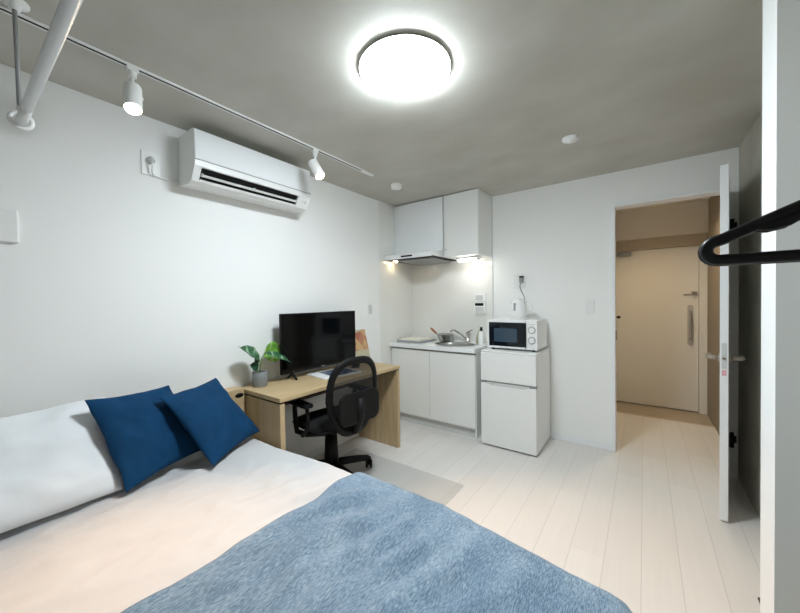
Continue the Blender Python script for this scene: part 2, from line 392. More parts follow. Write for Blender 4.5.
# track with spots
TX = -1.857
t = thing('lighting_track', 'long white ceiling track with a dark slot above the bed', 'light track', (TX, 0.7, HC))
b = B(); prism(b, [(TX-.015, HC), (TX-.015, HC-.008), (TX-.007, HC-.008), (TX-.007, HC-.003), (TX+.007, HC-.003), (TX+.007, HC-.008), (TX+.015, HC-.008), (TX+.015, HC)], -.7, 2.03, 'y'); obj('rail', b, WHITE, t)
b = B(); box(b, TX-.007, TX+.007, -.7, 2.03, HC-.0068, HC-.003); obj('slot', b, BLACK, t)
b = B(); box(b, TX-.016, TX+.016, 2.03, 2.17, HC-.012, HC); obj('end_feed', b, WHITE, t, bevel=.003)
def spot(label, y, target):
    t = thing('track_spotlight', label, 'spotlight', (TX, y, HC-.008), group='spotlights on the ceiling track')
    b = B(); box(b, TX-.015, TX+.015, y-.022, y+.022, HC-.026, HC-.0082); cyl(b, (TX, y, HC-.026), (TX, y, HC-.052), .016); obj('track_adapter', b, WHITE, t, bevel=.002)
    piv = Vector((TX, y, HC-.128)); d = (Vector(target)-piv).normalized()
    u, w = frame_of(d)
    b = B(); tube(b, [(TX, y, HC-.05), (TX, y, HC-.095), piv], .007, 10); cyl(b, piv-Vector((0, .0, 0))-u*.038, piv+u*.038, .008); obj('stem', b, WHITE, t)
    a = piv - d*.055; e = piv + d*.080
    MA = Matrix(((u.x, w.x, d.x), (u.y, w.y, d.y), (u.z, w.z, d.z)))
    b = B(); lathe(b, [(0, -.045), (.031, -.045), (.0345, -.041), (.0345, .085), (.0335, .087), (.0315, .087), (.026, .066), (0, .066)], piv, 36, M=MA); body = obj('lamp_head', b, WHITE, t)
    mod = body.modifiers.new('es', 'EDGE_SPLIT'); mod.split_angle = math.radians(40)
    b = B(); lathe(b, [(0, .0665), (.0255, .0665), (.024, .070), (.015, .0725), (0, .073)], piv, 28, M=MA); obj('lens', b, SPOTE, body)
    L = bpy.data.lights.new('track_spot_beam', 'SPOT'); L.energy = SPOT_W; L.color = (1, .57, .26); L.spot_size = math.radians(54); L.spot_blend = .9; L.shadow_soft_size = .022
    lo = bpy.data.objects.new('track_spot_beam', L); COL.objects.link(lo); lo.location = e + d*.012 - t.location; lo.rotation_euler = d.to_track_quat('-Z', 'Y').to_euler(); lo.parent = t
SPOT_W = 19
spot('white track spotlight above the pillows, tilted down at the bed', .522, (-1.12, .30, .5))
spot('white track spotlight beyond the air conditioner, tilted down towards the floor', 1.555, (-.35, 1.62, 0))

# ------------------------------------------------------------ laundry pole
PX, PY, PZ = -1.72, .169, 1.962
t = thing('laundry_pole_hanger', 'white ceiling rod with a ring holding the aluminium pole', 'hanger bracket', (-1.79, PY, HC))
b = B(); lathe(b, [(0, HC), (.038, HC), (.038, HC-.005), (.018, HC-.014), (.014, HC-.03), (0, HC-.03)], (-1.79, PY, 0), 32); obj('ceiling_rosette', b, WHITE, t)
b = B(); cyl(b, (-1.79, PY, HC-.02), (-1.742, PY, 2.005), .0065, seg=12); obj('rod', b, GREYP, t)
b = B(); 
ring = [(PX+.0, PY+.026*math.cos(2*PI*k/32), PZ+.026*math.sin(2*PI*k/32)) for k in range(33)]
tube(b, ring, .0065, 10, cap=False); cyl(b, (-1.745, PY, 2.015), (PX, PY, PZ+.024), .008, seg=12); obj('ring', b, WHITE, t, smooth=True)
t2 = thing('laundry_pole', 'thick aluminium laundry pole ending at a white cap', 'pole', (-.6, PY, PZ))
b = B(); cyl(b, (PX+.07, PY, PZ-.004), (.32, PY, PZ-.004), .0143, seg=28); obj('tube', b, ALU, t2)
b = B(); cyl(b, (PX-.02, PY, PZ-.004), (PX+.13, PY, PZ-.004), .0149, seg=28); obj('end_cap', b, WHITE, t2)
b = B(); cyl(b, (.25, PY, PZ-.004), (.33, PY, PZ-.004), .0149, seg=28); obj('end_cap', b, WHITE, t2)

# small wall box, AC outlet, air conditioner
b = B(); box(b, XL, XL+.02, .06, .206, 1.612, 1.757); o = obj('wall_box', b, WHITE, None, bevel=.006, seg=3); tag(o, 'plain white square box on the wall above the pillow', 'wall box')
t = thing('wall_socket', 'white socket with a plugged cord on the wall by the air conditioner', 'socket', (XL, .72, 2.06))
b = B(); box(b, XL, XL+.008, .672, .764, 2.065, 2.200); obj('cover_plate', b, WHITE, t, bevel=.003)
t = thing('power_plug', 'white plug and cord feeding the air conditioner', 'plug', (XL+.008, .715, 2.15))
b = B(); lathe(b, [(0, 0), (.020, 0), (.020, .015), (.012, .035), (0, .035)], (XL+.008, .715, 2.150), 20, M=Matrix.Rotation(PI/2, 3, 'Y')); obj('plug_body', b, LGREY, t)
b = B(); tube(b, [(XL+.035, .715, 2.15), (XL+.045, .714, 2.12), (XL+.03, .716, 2.08), (XL+.015, .728, 2.068), (XL+.009, .76, 2.066), (XL+.009, .861, 2.062)], .005, 10); obj('cord', b, WHITE, t, smooth=True)

t = thing('air_conditioner', 'white split air conditioner high on the wall with an open dark louvre', 'air conditioner', (XL, 1.27, 2.03))
prof = [(0, 2.338), (.200, 2.338), (.215, 2.328), (.224, 2.155), (.220, 2.125), (.170, 2.046), (.13, 2.034), (0, 2.046)]
notch = prof[:5] + [(.2155, 2.118), (.14, 2.140), (.115, 2.070), (.175, 2.054)] + prof[5:]
A0, A1 = .862, 1.682
X_ = lambda pr: [(XL+a, z) for a, z in pr]
b = B(); prism(b, X_(prof), A0, .902); prism(b, X_(notch), .902, 1.578); prism(b, X_(prof), 1.578, A1); bmesh.ops.remove_doubles(b, verts=b.verts[:], dist=1e-5)
ac = obj('body', b, WHITE, t)
b = B(); prism(b, [(XL+.2145, 2.334), (XL+.219, 2.330), (XL+.2285, 2.160), (XL+.2240, 2.160)], A0+.002, A1-.002); obj('front_panel', b, GLOSSW, t, bevel=.002)
b = B(); box(b, XL+.2230, XL+.2248, A0+.003, A1-.003, 2.1545, 2.1592); obj('panel_gap', b, GREYP, t)
b = B(); prism(b, X_([(.200, 2.1190), (.142, 2.138), (.117, 2.072), (.160, 2.0585)]), .9025, 1.5775)
for f in list(b.faces):
    pass
obj('air_outlet', b, BLACK, t)
b = B(); prism(b, X_([(.199, 2.0855), (.200, 2.0825), (.186, 2.0745), (.184, 2.077)]), .907, 1.573)
prism(b, X_([(.178, 2.0605), (.180, 2.0575), (.174, 2.0545), (.170, 2.0565)]), .907, 1.573)
obj('louvre_flap', b, WHITE, t)
b = B()
for y in (.912, 1.240, 1.568):
    b = B(); cyl(b, (XL+.192, y-.003, 2.086), (XL+.192, y+.003, 2.086), .009, seg=8); obj('flap_pivot', b, LGREY, t)
b = B()
for y in (1.610, 1.622): box(b, XL+.1975, XL+.1995, y, y+.007, 2.085, 2.093)
cyl(b, (XL+.198, 1.648, 2.089), (XL+.201, 1.648, 2.087), .010, seg=16)
obj('indicator_lights', b, LGREY, t)

# wall plates
def plate(name, label, cat, loc, parts):
    t = thing(name, label, cat, loc)
    for n, args, m in parts:
        b = B(); box(b, *args); obj(n, b, m, t, bevel=.002)
    return t
plate('blank_wall_plate', 'small white plate low on the wall above the desk end', 'wall plate', (XL, 2.594, 1.18), [('cover_plate', (XL, XL+.008, 2.553, 2.640, 1.18, 1.308), WHITE), ('centre_insert', (XL+.006, XL+.010, 2.574, 2.619, 1.20, 1.288), LGREY)])
plate('light_switch', 'white light switch beside the doorway', 'switch', (-.39, YB, 1.19), [('cover_plate', (-.426, -.354, YB-.008, YB, 1.192, 1.316), WHITE), ('rocker', (-.408, -.372, YB-.012, YB-.006, 1.225, 1.285), WHITE)])
plate('lamp_switch', 'small white switch plate above the water heater control', 'switch', (-1.415, YB, 1.30), [('cover_plate', (-1.481, -1.352, YB-.016, YB-.005, 1.312, 1.396), WHITE), ('rocker', (-1.468, -1.388, YB-.020, YB-.014, 1.325, 1.376), LGREY)])
plate('heater_control', 'white water heater control with a black display on the kitchen wall', 'control panel', (-1.415, YB, 1.17), [('case', (-1.481, -1.352, YB-.024, YB-.005, 1.176, 1.304), WHITE), ('display', (-1.470, -1.375, YB-.026, YB-.022, 1.262, 1.292), BLACK), ('cover_flap', (-1.465, -1.368, YB-.026, YB-.022, 1.185, 1.250), LGREY)])
t = plate('wall_socket', 'white double socket above the kettle', 'socket', (-1.0, YB, 1.43), [('cover_plate', (-1.062, -.945, YB-.010, YB, 1.438, 1.572), WHITE), ('socket_insert', (-1.045, -1.012, YB-.013, YB-.008, 1.458, 1.552), WHITE)])

# ------------------------------------------------------------ kitchenette
KY = 2.955
t = thing('kitchen_base_unit', 'white two-door kitchen base cabinet under the worktop', 'cabinet', (-1.78, 3.17, 0))
b = B(); box(b, XL+.006, XL+.022, KY, YB-.006, 0, .824); box(b, -1.297, -1.281, KY, YB-.006, .0, .824); box(b, XL+.022, -1.297, KY, YB-.006, .09, .105); box(b, XL+.022, -1.297, YB-.02, YB-.006, .105, .822)
obj('carcass', b, CABW, t)
b = B(); box(b, XL+.022, -1.297, KY+.03, KY+.045, 0, .09); obj('toe_kick', b, LGREY, t)
b = B(); box(b, XL+.012, -1.283, KY-.006, KY+.010, .800, .824); obj('handle_groove', b, GREYP, t)
b = B(); box(b, XL+.022, -1.787, KY-.020, KY, .108, .806); obj('door', b, CABW, t, bevel=.002)
b = B(); box(b, -1.783, -1.286, KY-.020, KY, .108, .806); obj('door', b, CABW, t, bevel=.002)
# worktop with oval sink
t = thing('kitchen_worktop', 'white worktop with an oval steel sink', 'worktop', (-1.78, 3.17, .824))
X0, X1, Y0, Y1, Z0, Z1 = XL+.006, -1.274, 2.908, YB-.006, .826, .866
SCX, SCY, SA, SB = -1.60, 3.150, .215, .155
b = B(); n = 48
inner_t, inner_b, outer_t, outer_b = [], [], [], []
for k in range(n):
    a = 2*PI*(k+.5)/n; c, s = math.cos(a), math.sin(a)
    e = (abs(c)**2.2+abs(s)**2.2)**(-1/2.2); p = (SCX+SA*c*e, SCY+SB*s*e)
    tx = (X1-SCX)/c if c > 0 else (X0-SCX)/c; ty = (Y1-SCY)/s if s > 0 else (Y0-SCY)/s; tt = min(tx, ty)
    q = [SCX+c*tt, SCY+s*tt]
    inner_t.append(b.verts.new((*p, Z1))); inner_b.append(b.verts.new((*p, Z0))); outer_t.append(b.verts.new((*q, Z1))); outer_b.append(b.verts.new((*q, Z0)))
for (cx, cy) in ((X0, Y0), (X1, Y0), (X1, Y1), (X0, Y1)):   # pull the closest ray end into each corner
    k = min(range(n), key=lambda i: (outer_t[i].co.x-cx)**2+(outer_t[i].co.y-cy)**2)
    for v in (outer_t[k], outer_b[k]): v.co.x, v.co.y = cx, cy
for k in range(n):
    j = (k+1) % n
    b.faces.new((inner_t[k], inner_t[j], outer_t[j], outer_t[k])); b.faces.new((inner_b[k], outer_b[k], outer_b[j], inner_b[j]))
    b.faces.new((outer_t[k], outer_t[j], outer_b[j], outer_b[k])); b.faces.new((inner_t[k], inner_b[k], inner_b[j], inner_t[j]))
obj('worktop', b, GLOSSW, t)
b = B(); rings = []
for sc, z in ((1.03, Z1+.002), (.985, Z1+.003), (.96, Z1-.01), (.93, Z1-.03), (.86, Z1-.118), (.72, Z1-.132), (.12, Z1-.137)):
    ring = []
    for k in range(n):
        a = 2*PI*k/n; c, s = math.cos(a), math.sin(a); e = (abs(c)**2.2+abs(s)**2.2)**(-1/2.2)
        ring.append(b.verts.new((SCX+SA*c*e*sc, SCY+SB*s*e*sc-(1-sc)*.0, z)))
    rings.append(ring)
for r0, r1 in zip(rings, rings[1:]):
    for k in range(n): b.faces.new((r0[k], r0[(k+1) % n], r1[(k+1) % n], r1[k]))
b.faces.new(rings[-1]); sk = obj('sink_bowl', b, STEEL, t, smooth=True)
b = B(); lathe(b, [(0, Z1-.136), (.032, Z1-.136), (.028, Z1-.131), (0, Z1-.132)], (SCX, SCY, 0), 24); obj('drain', b, CHROME, sk)
# faucet
FX, FY = -1.545, 3.352
t = thing('kitchen_tap', 'chrome single lever tap behind the sink', 'tap', (FX, FY, Z1))
b = B(); lathe(b, [(0, Z1), (.030, Z1), (.029, Z1+.008), (.022, Z1+.014), (.022, Z1+.09), (.020, Z1+.10), (0, Z1+.104)], (FX, FY, 0), 24); obj('tap_body', b, CHROME, t)
b = B(); tube(b, [(FX-.010, FY-.01, Z1+.030), (FX-.06, FY-.04, Z1+.085), (FX-.115, FY-.085, Z1+.135), (FX-.135, FY-.10, Z1+.140), (FX-.147, FY-.108, Z1+.125), (FX-.148, FY-.109, Z1+.112)], .0105, 14); obj('spout', b, CHROME, t, smooth=True)
b = B(); cyl(b, (FX, FY, Z1+.095), (FX, FY, Z1+.118), .021, .017); tube(b, [(FX, FY, Z1+.110), (FX+.03, FY-.02, Z1+.128), (FX+.075, FY-.045, Z1+.142)], [.010, .008, .006], 10); obj('lever', b, CHROME, t)
# cooktop and board
t = thing('induction_hob', 'flat grey built-in hob at the corner end of the worktop', 'hob', (-2.06, 3.2, Z1))
b = B(); box(b, -2.262, -1.940, 3.02, 3.33, Z1, Z1+.018); obj('hob_body', b, GREYP, t, bevel=.004)
b = B(); box(b, -2.257, -1.945, 3.025, 3.325, Z1+.018, Z1+.022); obj('glass_top', b, LGREY, t, bevel=.001)
b = B(); box(b, -2.235, -1.975, 3.05, 3.30, Z1+.022, Z1+.034); tag(obj('hob_cover', b, CREAMB, None, bevel=.004), 'cream cover board lying on the grey hob', 'board')
# saucepan
cx, cy, z = -1.790, 3.290, Z1
t = thing('saucepan', 'small steel saucepan with a slanting wooden handle beside the sink', 'saucepan', (cx, cy, z))
b = B(); lathe(b, [(0, z), (.040, z), (.058, z+.010), (.078, z+.040), (.090, z+.080), (.094, z+.084), (.092, z+.086), (.087, z+.08), (.075, z+.041), (.055, z+.013), (.038, z+.003), (0, z+.003)], (cx, cy, 0), 40); obj('pan_body', b, STEEL, t)
b = B(); hd = Vector((-.08, -.03, .085)).normalized(); h0 = Vector((cx-.085, cy-.02, z+.075))
tube(b, [h0-hd*.01, h0+hd*.03], [.008, .009], 12); hs = obj('handle_socket', b, CHROME, t)
b = B(); tube(b, [h0+hd*.02, h0+hd*.035, h0+hd*.08, h0+hd*.108], [.010, .0115, .0135, .009], 14); obj('handle', b, HANDLEW, t, smooth=True)
# soap bottles
cx, cy = -1.376, 3.262
b = B(); lathe(b, [(0, Z1), (.040, Z1), (.042, Z1+.01), (.041, Z1+.06), (.028, Z1+.12), (.011, Z1+.150), (0, Z1+.154)], (cx, cy+.02, 0), 28); tag(obj('sponge_bottle', b, SOAPB), 'beige tapering bottle behind the white soap bottle at the sink', 'bottle')
t = thing('soap_bottle', 'slim white soap bottle with a black cap beside the microwave', 'bottle', (-1.325, 3.19, Z1))
b = B(); lathe(b, [(0, Z1), (.027, Z1), (.029, Z1+.006), (.029, Z1+.115), (.020, Z1+.140), (.012, Z1+.147), (0, Z1+.147)], (-1.325, 3.19, 0), 28); obj('bottle', b, SOAPW, t)
b = B(); lathe(b, [(0, Z1+.147), (.014, Z1+.147), (.013, Z1+.185), (0, Z1+.187)], (-1.325, 3.19, 0), 20); obj('cap', b, BLACK, t)

# wall cabinets
t = thing('hood_cabinet', 'glossy white wall cabinet above the range hood', 'cabinet', (-1.98, 3.2, 1.83))
b = B(); box(b, XL+.006, -1.668, 3.05, YB-.006, 1.825, 2.392); obj('carcass', b, CABW, t)
b = B(); box(b, XL+.007, -1.662, 3.025, 3.049, 1.835, 2.388); obj('front_panel', b, GLOSSW, t, bevel=.002)
b = B(); box(b, XL+.006, -1.662, 3.06, YB-.006, 2.392, 2.3995); obj('top_filler', b, GREYP, t)
t = thing('wall_cabinet', 'matt white wall cupboard with the light strip under it', 'cabinet', (-1.47, 3.2, 1.765))
b = B(); box(b, -1.66, -1.283, 3.056, YB-.006, 1.768, 2.398); obj('carcass', b, CABW, t)
b = B(); box(b, -1.652, -1.284, 3.036, 3.055, 1.770, 2.392); dd_ = obj('door', b, CABW, t, bevel=.002)
b = B(); box(b, -1.640, -1.625, 3.030, 3.037, 1.838, 1.846); obj('catch', b, GREYP, dd_)
t = thing('under_cabinet_light', 'bright white strip light under the wall cupboard', 'lamp', (-1.45, 3.2, 1.765))
b = B(); box(b, -1.58, -1.33, 3.15, 3.22, 1.745, 1.768); obj('lamp_housing', b, WHITE, t, bevel=.004)
b = B(); box(b, -1.56, -1.37, 3.155, 3.215, 1.725, 1.746); obj('diffuser', b, TUBEE, t, bevel=.006)
b = B(); box(b, -1.36, -1.34, 3.17, 3.20, 1.735, 1.746); obj('switch', b, GREYP, t)
t = thing('range_hood', 'shallow white range hood with a dark underside', 'range hood', (-1.98, 3.1, 1.77))
b = B(); prism(b, [(2.83, 1.765), (2.83, 1.812), (2.845, 1.822), (YB-.006, 1.822), (YB-.006, 1.775), (2.86, 1.775)], XL+.007, -1.682, 'x'); hd_ = obj('hood_body', b, WHITE, t, bevel=.002)
b = B(); box(b, XL+.02, -1.69, 2.875, YB-.012, 1.766, 1.776); obj('underside', b, BLACK, t)
b = B(); prism(b, [(2.93, 1.755), (2.93, 1.767), (YB-.06, 1.762), (YB-.06, 1.742)], XL+.13, -1.74, 'x'); obj('grease_filter', b, GREYP, t, bevel=.002)
b = B(); box(b, -2.05, -1.91, 2.827, 2.832, 1.782, 1.798); obj('control_strip', b, BLACK, t)
b = B(); cyl(b, (-2.215, 2.955, 1.768), (-2.215, 2.955, 1.757), .022, seg=20); obj('hood_lamp', b, HOODE, t)

# ------------------------------------------------------------ fridge, microwave, kettle
FX0, FX1, FYF, FYB = -1.210, -.724, 2.888, 3.385
t = thing('refrigerator', 'small white two-door refrigerator under the microwave', 'refrigerator', (-.977, 3.15, 0))
b = B(); box(b, FX0, FX1, FYF+.045, FYB, .012, .852); obj('cabinet_body', b, WHITE, t, bevel=.006)
b = B(); box(b, FX0-.001, FX1+.001, FYF+.01, FYB, .852, .868); obj('top_panel', b, WHITE, t, bevel=.005)
b = B(); box(b, FX0, FX1, FYF, FYF+.043, .594, .850); fz = obj('freezer_door', b, WHITE, t, bevel=.008, seg=3)
b = B(); box(b, FX0, FX1, FYF, FYF+.043, .014, .572); fd = obj('fridge_door', b, WHITE, t, bevel=.008, seg=3)
b = B(); box(b, FX0+.004, FX1-.004, FYF+.012, FYF+.046, .570, .596); obj('grip_gap', b, GREYP, t)
b = B(); prism(b, [(FX0+.06, .576), (FX0+.10, .562), (FX1-.10, .562), (FX1-.06, .576), (FX1-.06, .583), (FX0+.06, .583)], FYF-.004, FYF+.014, 'y'); obj('grip_trim', b, LGREY, fd)
b = B()
for x in (FX0+.04, FX1-.04):
    for y in (FYF+.07, FYB-.05):
        b = B(); cyl(b, (x, y, 0), (x, y, .014), .018, seg=12); obj('foot', b, DARK, t)

MZ = .884; MX0, MX1, MY0, MY1, MH = -1.183, -.737, 2.98, 3.33, 1.142
t = thing('microwave', 'white microwave with a black glass door on the refrigerator', 'microwave', (-.96, 3.15, .868))
b = B(); box(b, MX0, MX1, MY0+.02, MY1, MZ, MH); obj('case', b, WHITE, t, bevel=.004)
b = B(); box(b, MX0, -.835, MY0, MY0+.022, MZ+.002, MH-.002); md = obj('door', b, WHITE, t, bevel=.003)
b = B(); box(b, MX0+.022, -.828, MY0-.003, MY0+.002, MZ+.022, MH-.022); obj('door_glass', b, MWGLASS, md, bevel=.001)
b = B(); box(b, MX0+.07, -.905, MY0-.0042, MY0-.002, MZ+.06, MH-.075); obj('viewing_window', b, MWIN, md)
b = B(); box(b, -.825, MX1, MY0, MY0+.022, MZ+.002, MH-.002); cp = obj('control_panel', b, WHITE, t, bevel=.003)
for z in (MZ+.085, MZ+.175):
    b = B(); cyl(b, (-.781, MY0+.002, z), (-.781, MY0-.002, z), .032, seg=28); dl_ = obj('dial_ring', b, GREYP, cp)
    b = B(); cyl(b, (-.781, MY0, z), (-.781, MY0-.016, z), .026, .023, seg=28); box(b, -.7835, -.7785, MY0-.018, MY0-.014, z-.004, z+.022); obj('dial', b, WHITE, cp)
b = B()
for k in range(6): box(b, -.812+.011*k, -.806+.011*k, MY0-.0012, MY0+.001, MH-.035, MH-.031)
obj('panel_print', b, GREYP, cp)
b = B()
for x in (MX0+.04, MX1-.04):
    for y in (MY0+.05, MY1-.05):
        b = B(); cyl(b, (x, y, .868), (x, y, MZ+.002), .014, seg=12); obj('foot', b, BLACK, t)

kx, ky, kz = -.945, 3.165, 1.142
t = thing('electric_kettle', 'white electric kettle on top of the microwave', 'kettle', (kx, ky, kz))
b = B(); lathe(b, [(0, kz), (.078, kz), (.080, kz+.008), (.078, kz+.02), (.0, kz+.022)], (kx, ky, 0), 36); obj('power_base', b, WHITE, t)
b = B(); lathe(b, [(0, kz+.022), (.071, kz+.022), (.074, kz+.03), (.068, kz+.10), (.058, kz+.165), (.054, kz+.175), (0, kz+.178)], (kx, ky, 0), 40); kb = obj('kettle_body', b, WHITE, t)
b = B(); lathe(b, [(0, kz+.174), (.052, kz+.174), (.046, kz+.184), (.014, kz+.187), (.012, kz+.196), (0, kz+.197)], (kx, ky, 0), 30); obj('lid', b, WHITE, t)
b = B(); prism(b, [(-.018, kz+.12), (.018, kz+.12), (.026, kz+.176), (-.026, kz+.176)], 0, .022, 'y')
bmesh.ops.transform(b, matrix=Matrix.Translation((kx, ky, 0)) @ Matrix.Rotation(PI/2, 4, 'Z') @ Matrix.Translation((0, .050, 0)), verts=b.verts[:]); obj('spout', b, WHITE, t, bevel=.004)
b = B(); tube(b, [(kx+.046, ky-.005, kz+.168), (kx+.085, ky-.008, kz+.172), (kx+.112, ky-.01, kz+.145), (kx+.116, ky-.01, kz+.10), (kx+.100, ky-.008, kz+.060), (kx+.064, ky-.004, kz+.036)], [.011, .011, .011, .010, .009, .008], 12); obj('handle', b, WHITE, t, smooth=True)
a = math.radians(-128)
b = B(); box(b, -.008, .008, .0625, .0715, kz+.078, kz+.15)
bmesh.ops.transform(b, matrix=Matrix.Translation((kx, ky, 0)) @ Matrix.Rotation(math.radians(165), 4, 'Z'), verts=b.verts[:]); obj('water_gauge', b, GREYP, t)
t = thing('power_plug', 'grey plug with black top in the socket above the kettle', 'plug', (-.985, YB-.012, 1.51))
b = B(); box(b, -.998, -.962, YB-.045, YB-.010, 1.492, 1.540); obj('plug_body', b, GREYP, t, bevel=.006)
b = B(); box(b, -.996, -.958, YB-.050, YB-.010, 1.540, 1.556); obj('plug_top', b, BLACK, t, bevel=.004)
b = B(); tube(b, [(-.982, YB-.040, 1.495), (-.985, YB-.06, 1.45), (-.968, YB-.055, 1.40), (-.945, YB-.05, 1.35), (-.94, YB-.045, 1.27), (-.95, YB-.05, 1.18), (-.955, YB-.07, 1.149), (-.965, YB-.14, 1.147), (kx, ky+.079, 1.150)], .005, 10); obj('cord', b, GREYP, t, smooth=True)

# ------------------------------------------------------------ desk
DX0, DX1, DY0, DY1, DZ = XL+.012, -1.788, 1.192, 2.432, .742
t = thing('desk', 'light oak desk with panel ends beside the bed', 'desk', ((DX0+DX1)/2, (DY0+DY1)/2, 0))
b = B(); box(b, DX0, DX1, DY0, DY1, DZ-.028, DZ); obj('desktop', b, WOODX, t, bevel=.0025)
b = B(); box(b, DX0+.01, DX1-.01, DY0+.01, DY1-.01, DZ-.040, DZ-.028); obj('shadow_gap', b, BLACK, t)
for y in (DY0+.002, DY1-.044):
    b = B(); box(b, DX0+.004, DX1-.002, y, y+.034, 0, DZ-.040); obj('side_panel', b, WOODZ, t, bevel=.002)
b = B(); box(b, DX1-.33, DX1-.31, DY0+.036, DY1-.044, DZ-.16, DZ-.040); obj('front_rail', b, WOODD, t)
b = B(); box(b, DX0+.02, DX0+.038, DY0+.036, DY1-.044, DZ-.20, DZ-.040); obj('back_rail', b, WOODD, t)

# television
t = thing('television', 'black flat television on the oak desk', 'television', (-2.17, 1.85, DZ))
TX0 = -2.153; TY0, TY1, TZ0, TZ1 = 1.456, 2.240, .789, 1.243
b = B(); prism(b, rrect(TY0, TY1, TZ0, TZ1, .004, 2), TX0-.022, TX0-.002, 'x'); box(b, TX0-.058, TX0-.022, TY0+.10, TY1-.10, TZ0+.02, TZ0+.26); tv = obj('housing', b, BLACK, t, bevel=.002)
b = B(); box(b, TX0-.004, TX0, TY0+.008, TY1-.008, TZ0+.018, TZ1-.008); obj('screen', b, SCREEN, t)
b = B(); box(b, TX0-.003, TX0+.0006, 1.83, 1.87, TZ0+.007, TZ0+.013); obj('badge', b, GREYP, tv)
for y in (TY0+.10, TY1-.10):
    b = B(); s = -1 if y < 1.8 else 1
    tube(b, [(TX0-.012, y, TZ0+.03), (TX0+.0, y+s*.002, TZ0-.01), (TX0+.055, y+s*.01, DZ+.008)], [.012, .011, .008], 8); tube(b, [(TX0-.012, y, TZ0+.03), (TX0-.02, y, TZ0-.01), (TX0-.058, y+s*.008, DZ+.008)], [.012, .011, .008], 8); obj('foot', b, BLACK, t)

# picture leaning against the wall behind the TV
b = B(); PM = Matrix.Translation((-2.180, 2.378, DZ+.003)) @ Matrix.Rotation(-math.radians(15), 4, 'Y')
box(b, -.010, .006, -.098, .098, 0, .318, M=PM)
t = thing('picture_board', 'terracotta and cream abstract picture leaning on the wall at the far end of the desk', 'picture', (-2.215, 2.393, DZ))
obj('board', b, PAPER, t, bevel=.001)
b = B(); box(b, .0055, .0075, -.095, .095, .004, .314, M=PM); obj('print', b, ARTM, t)

# magazines
ang = math.radians(-8)
MM = Matrix.Translation((-2.035, 1.835, DZ)) @ Matrix.Rotation(ang, 4, 'Z')
t = thing('magazine', 'white magazine with a dark blue cover photo on the desk before the television', 'magazine', (-2.035, 1.835, DZ))
b = B(); box(b, -.128, .128, -.15, .21, 0, .010, M=MM); obj('pages', b, PAPER, t, bevel=.002)
b = B(); box(b, -.105, .110, -.06, .19, .0095, .0108, M=MM); obj('cover_photo', b, NAVYP, t)

# potted plant
px_, py_ = -2.185, 1.302
t = thing('potted_plant', 'small leafy plant in a grey cement pot on the desk', 'plant', (px_, py_, DZ))
b = B(); lathe(b, [(0, DZ), (.046, DZ), (.049, DZ+.004), (.051, DZ+.102), (.050, DZ+.104), (.045, DZ+.103), (.044, DZ+.09), (0, DZ+.09)], (px_, py_, 0), 36); pot = obj('pot', b, POTM, t)
b = B(); lathe(b, [(0, DZ+.089), (.0435, DZ+.089), (.0435, DZ+.095), (0, DZ+.098)], (px_, py_, 0), 24); obj('soil', b, SOIL, pot)
def leaf(base, tip, width, normal, m, curl=.12):
    base, tip = Vector(base), Vector(tip); d = tip-base; L = d.length; d.normalize(); nrm = Vector(normal).normalized(); side = d.cross(nrm).normalized(); nrm = side.cross(d).normalized()
    b = B(); rows = []
    for i in range(13):
        u = i/12; w = width*.5*(math.sin(PI*min(1, u*1.06+.02))**.75)*(1.05-.25*u) if 0 < i < 12 else .0005
        row = []
        for k in range(-3, 4):
            v = k/3
            p = base + d*(L*u) + side*(w*v) + nrm*(abs(v)*w*.35 - curl*L*(u-.4)**2 + .003*math.sin(u*20)*abs(v))
            row.append(b.verts.new(p))
        rows.append(row)
    for r0, r1 in zip(rows, rows[1:]):
        for k in range(6): b.faces.new((r0[k], r0[k+1], r1[k+1], r1[k]))
    o = obj('leaf', b, m, t, smooth=True); s = o.modifiers.new('s', 'SOLIDIFY'); s.thickness = .0012
    return o
top = Vector((px_, py_, DZ+.09))
def leafst(base, tip, w, nrm, m, bend=(0, 0, .02)):
    base = Vector(base); b = B(); mid = (top+base)/2+Vector(bend); tube(b, [top, (top*.6+mid*.4)+Vector(bend)*.3, mid, base], [.004, .0035, .003, .002], 8); obj('stem', b, STEM, t, smooth=True)
    leaf(base, tip, w, nrm, m)
leafst((px_+.015, py_-.005, DZ+.190), (px_+.04, py_-.165, DZ+.305), .105, (.75, .35, .55), LEAF2)
leafst((px_-.012, py_+.040, DZ+.200), (px_-.025, py_+.195, DZ+.265), .165, (1, .08, .0), LEAF1, (0, .0, .03))
leafst((px_+.045, py_+.01, DZ+.235), (px_+.090, py_+.205, DZ+.150), .085, (.55, .2, .85), LEAF2, (0, 0, .04))
leafst((px_+.015, py_-.02, DZ+.135), (px_+.02, py_-.085, DZ+.165), .075, (1, -.1, .3), LEAF3, (0, -.01, 0))
leafst((px_+.01, py_-.035, DZ+.150), (px_+.035, py_-.050, DZ+.215), .055, (1, .2, .1), LEAF3, (0, -.015, 0))

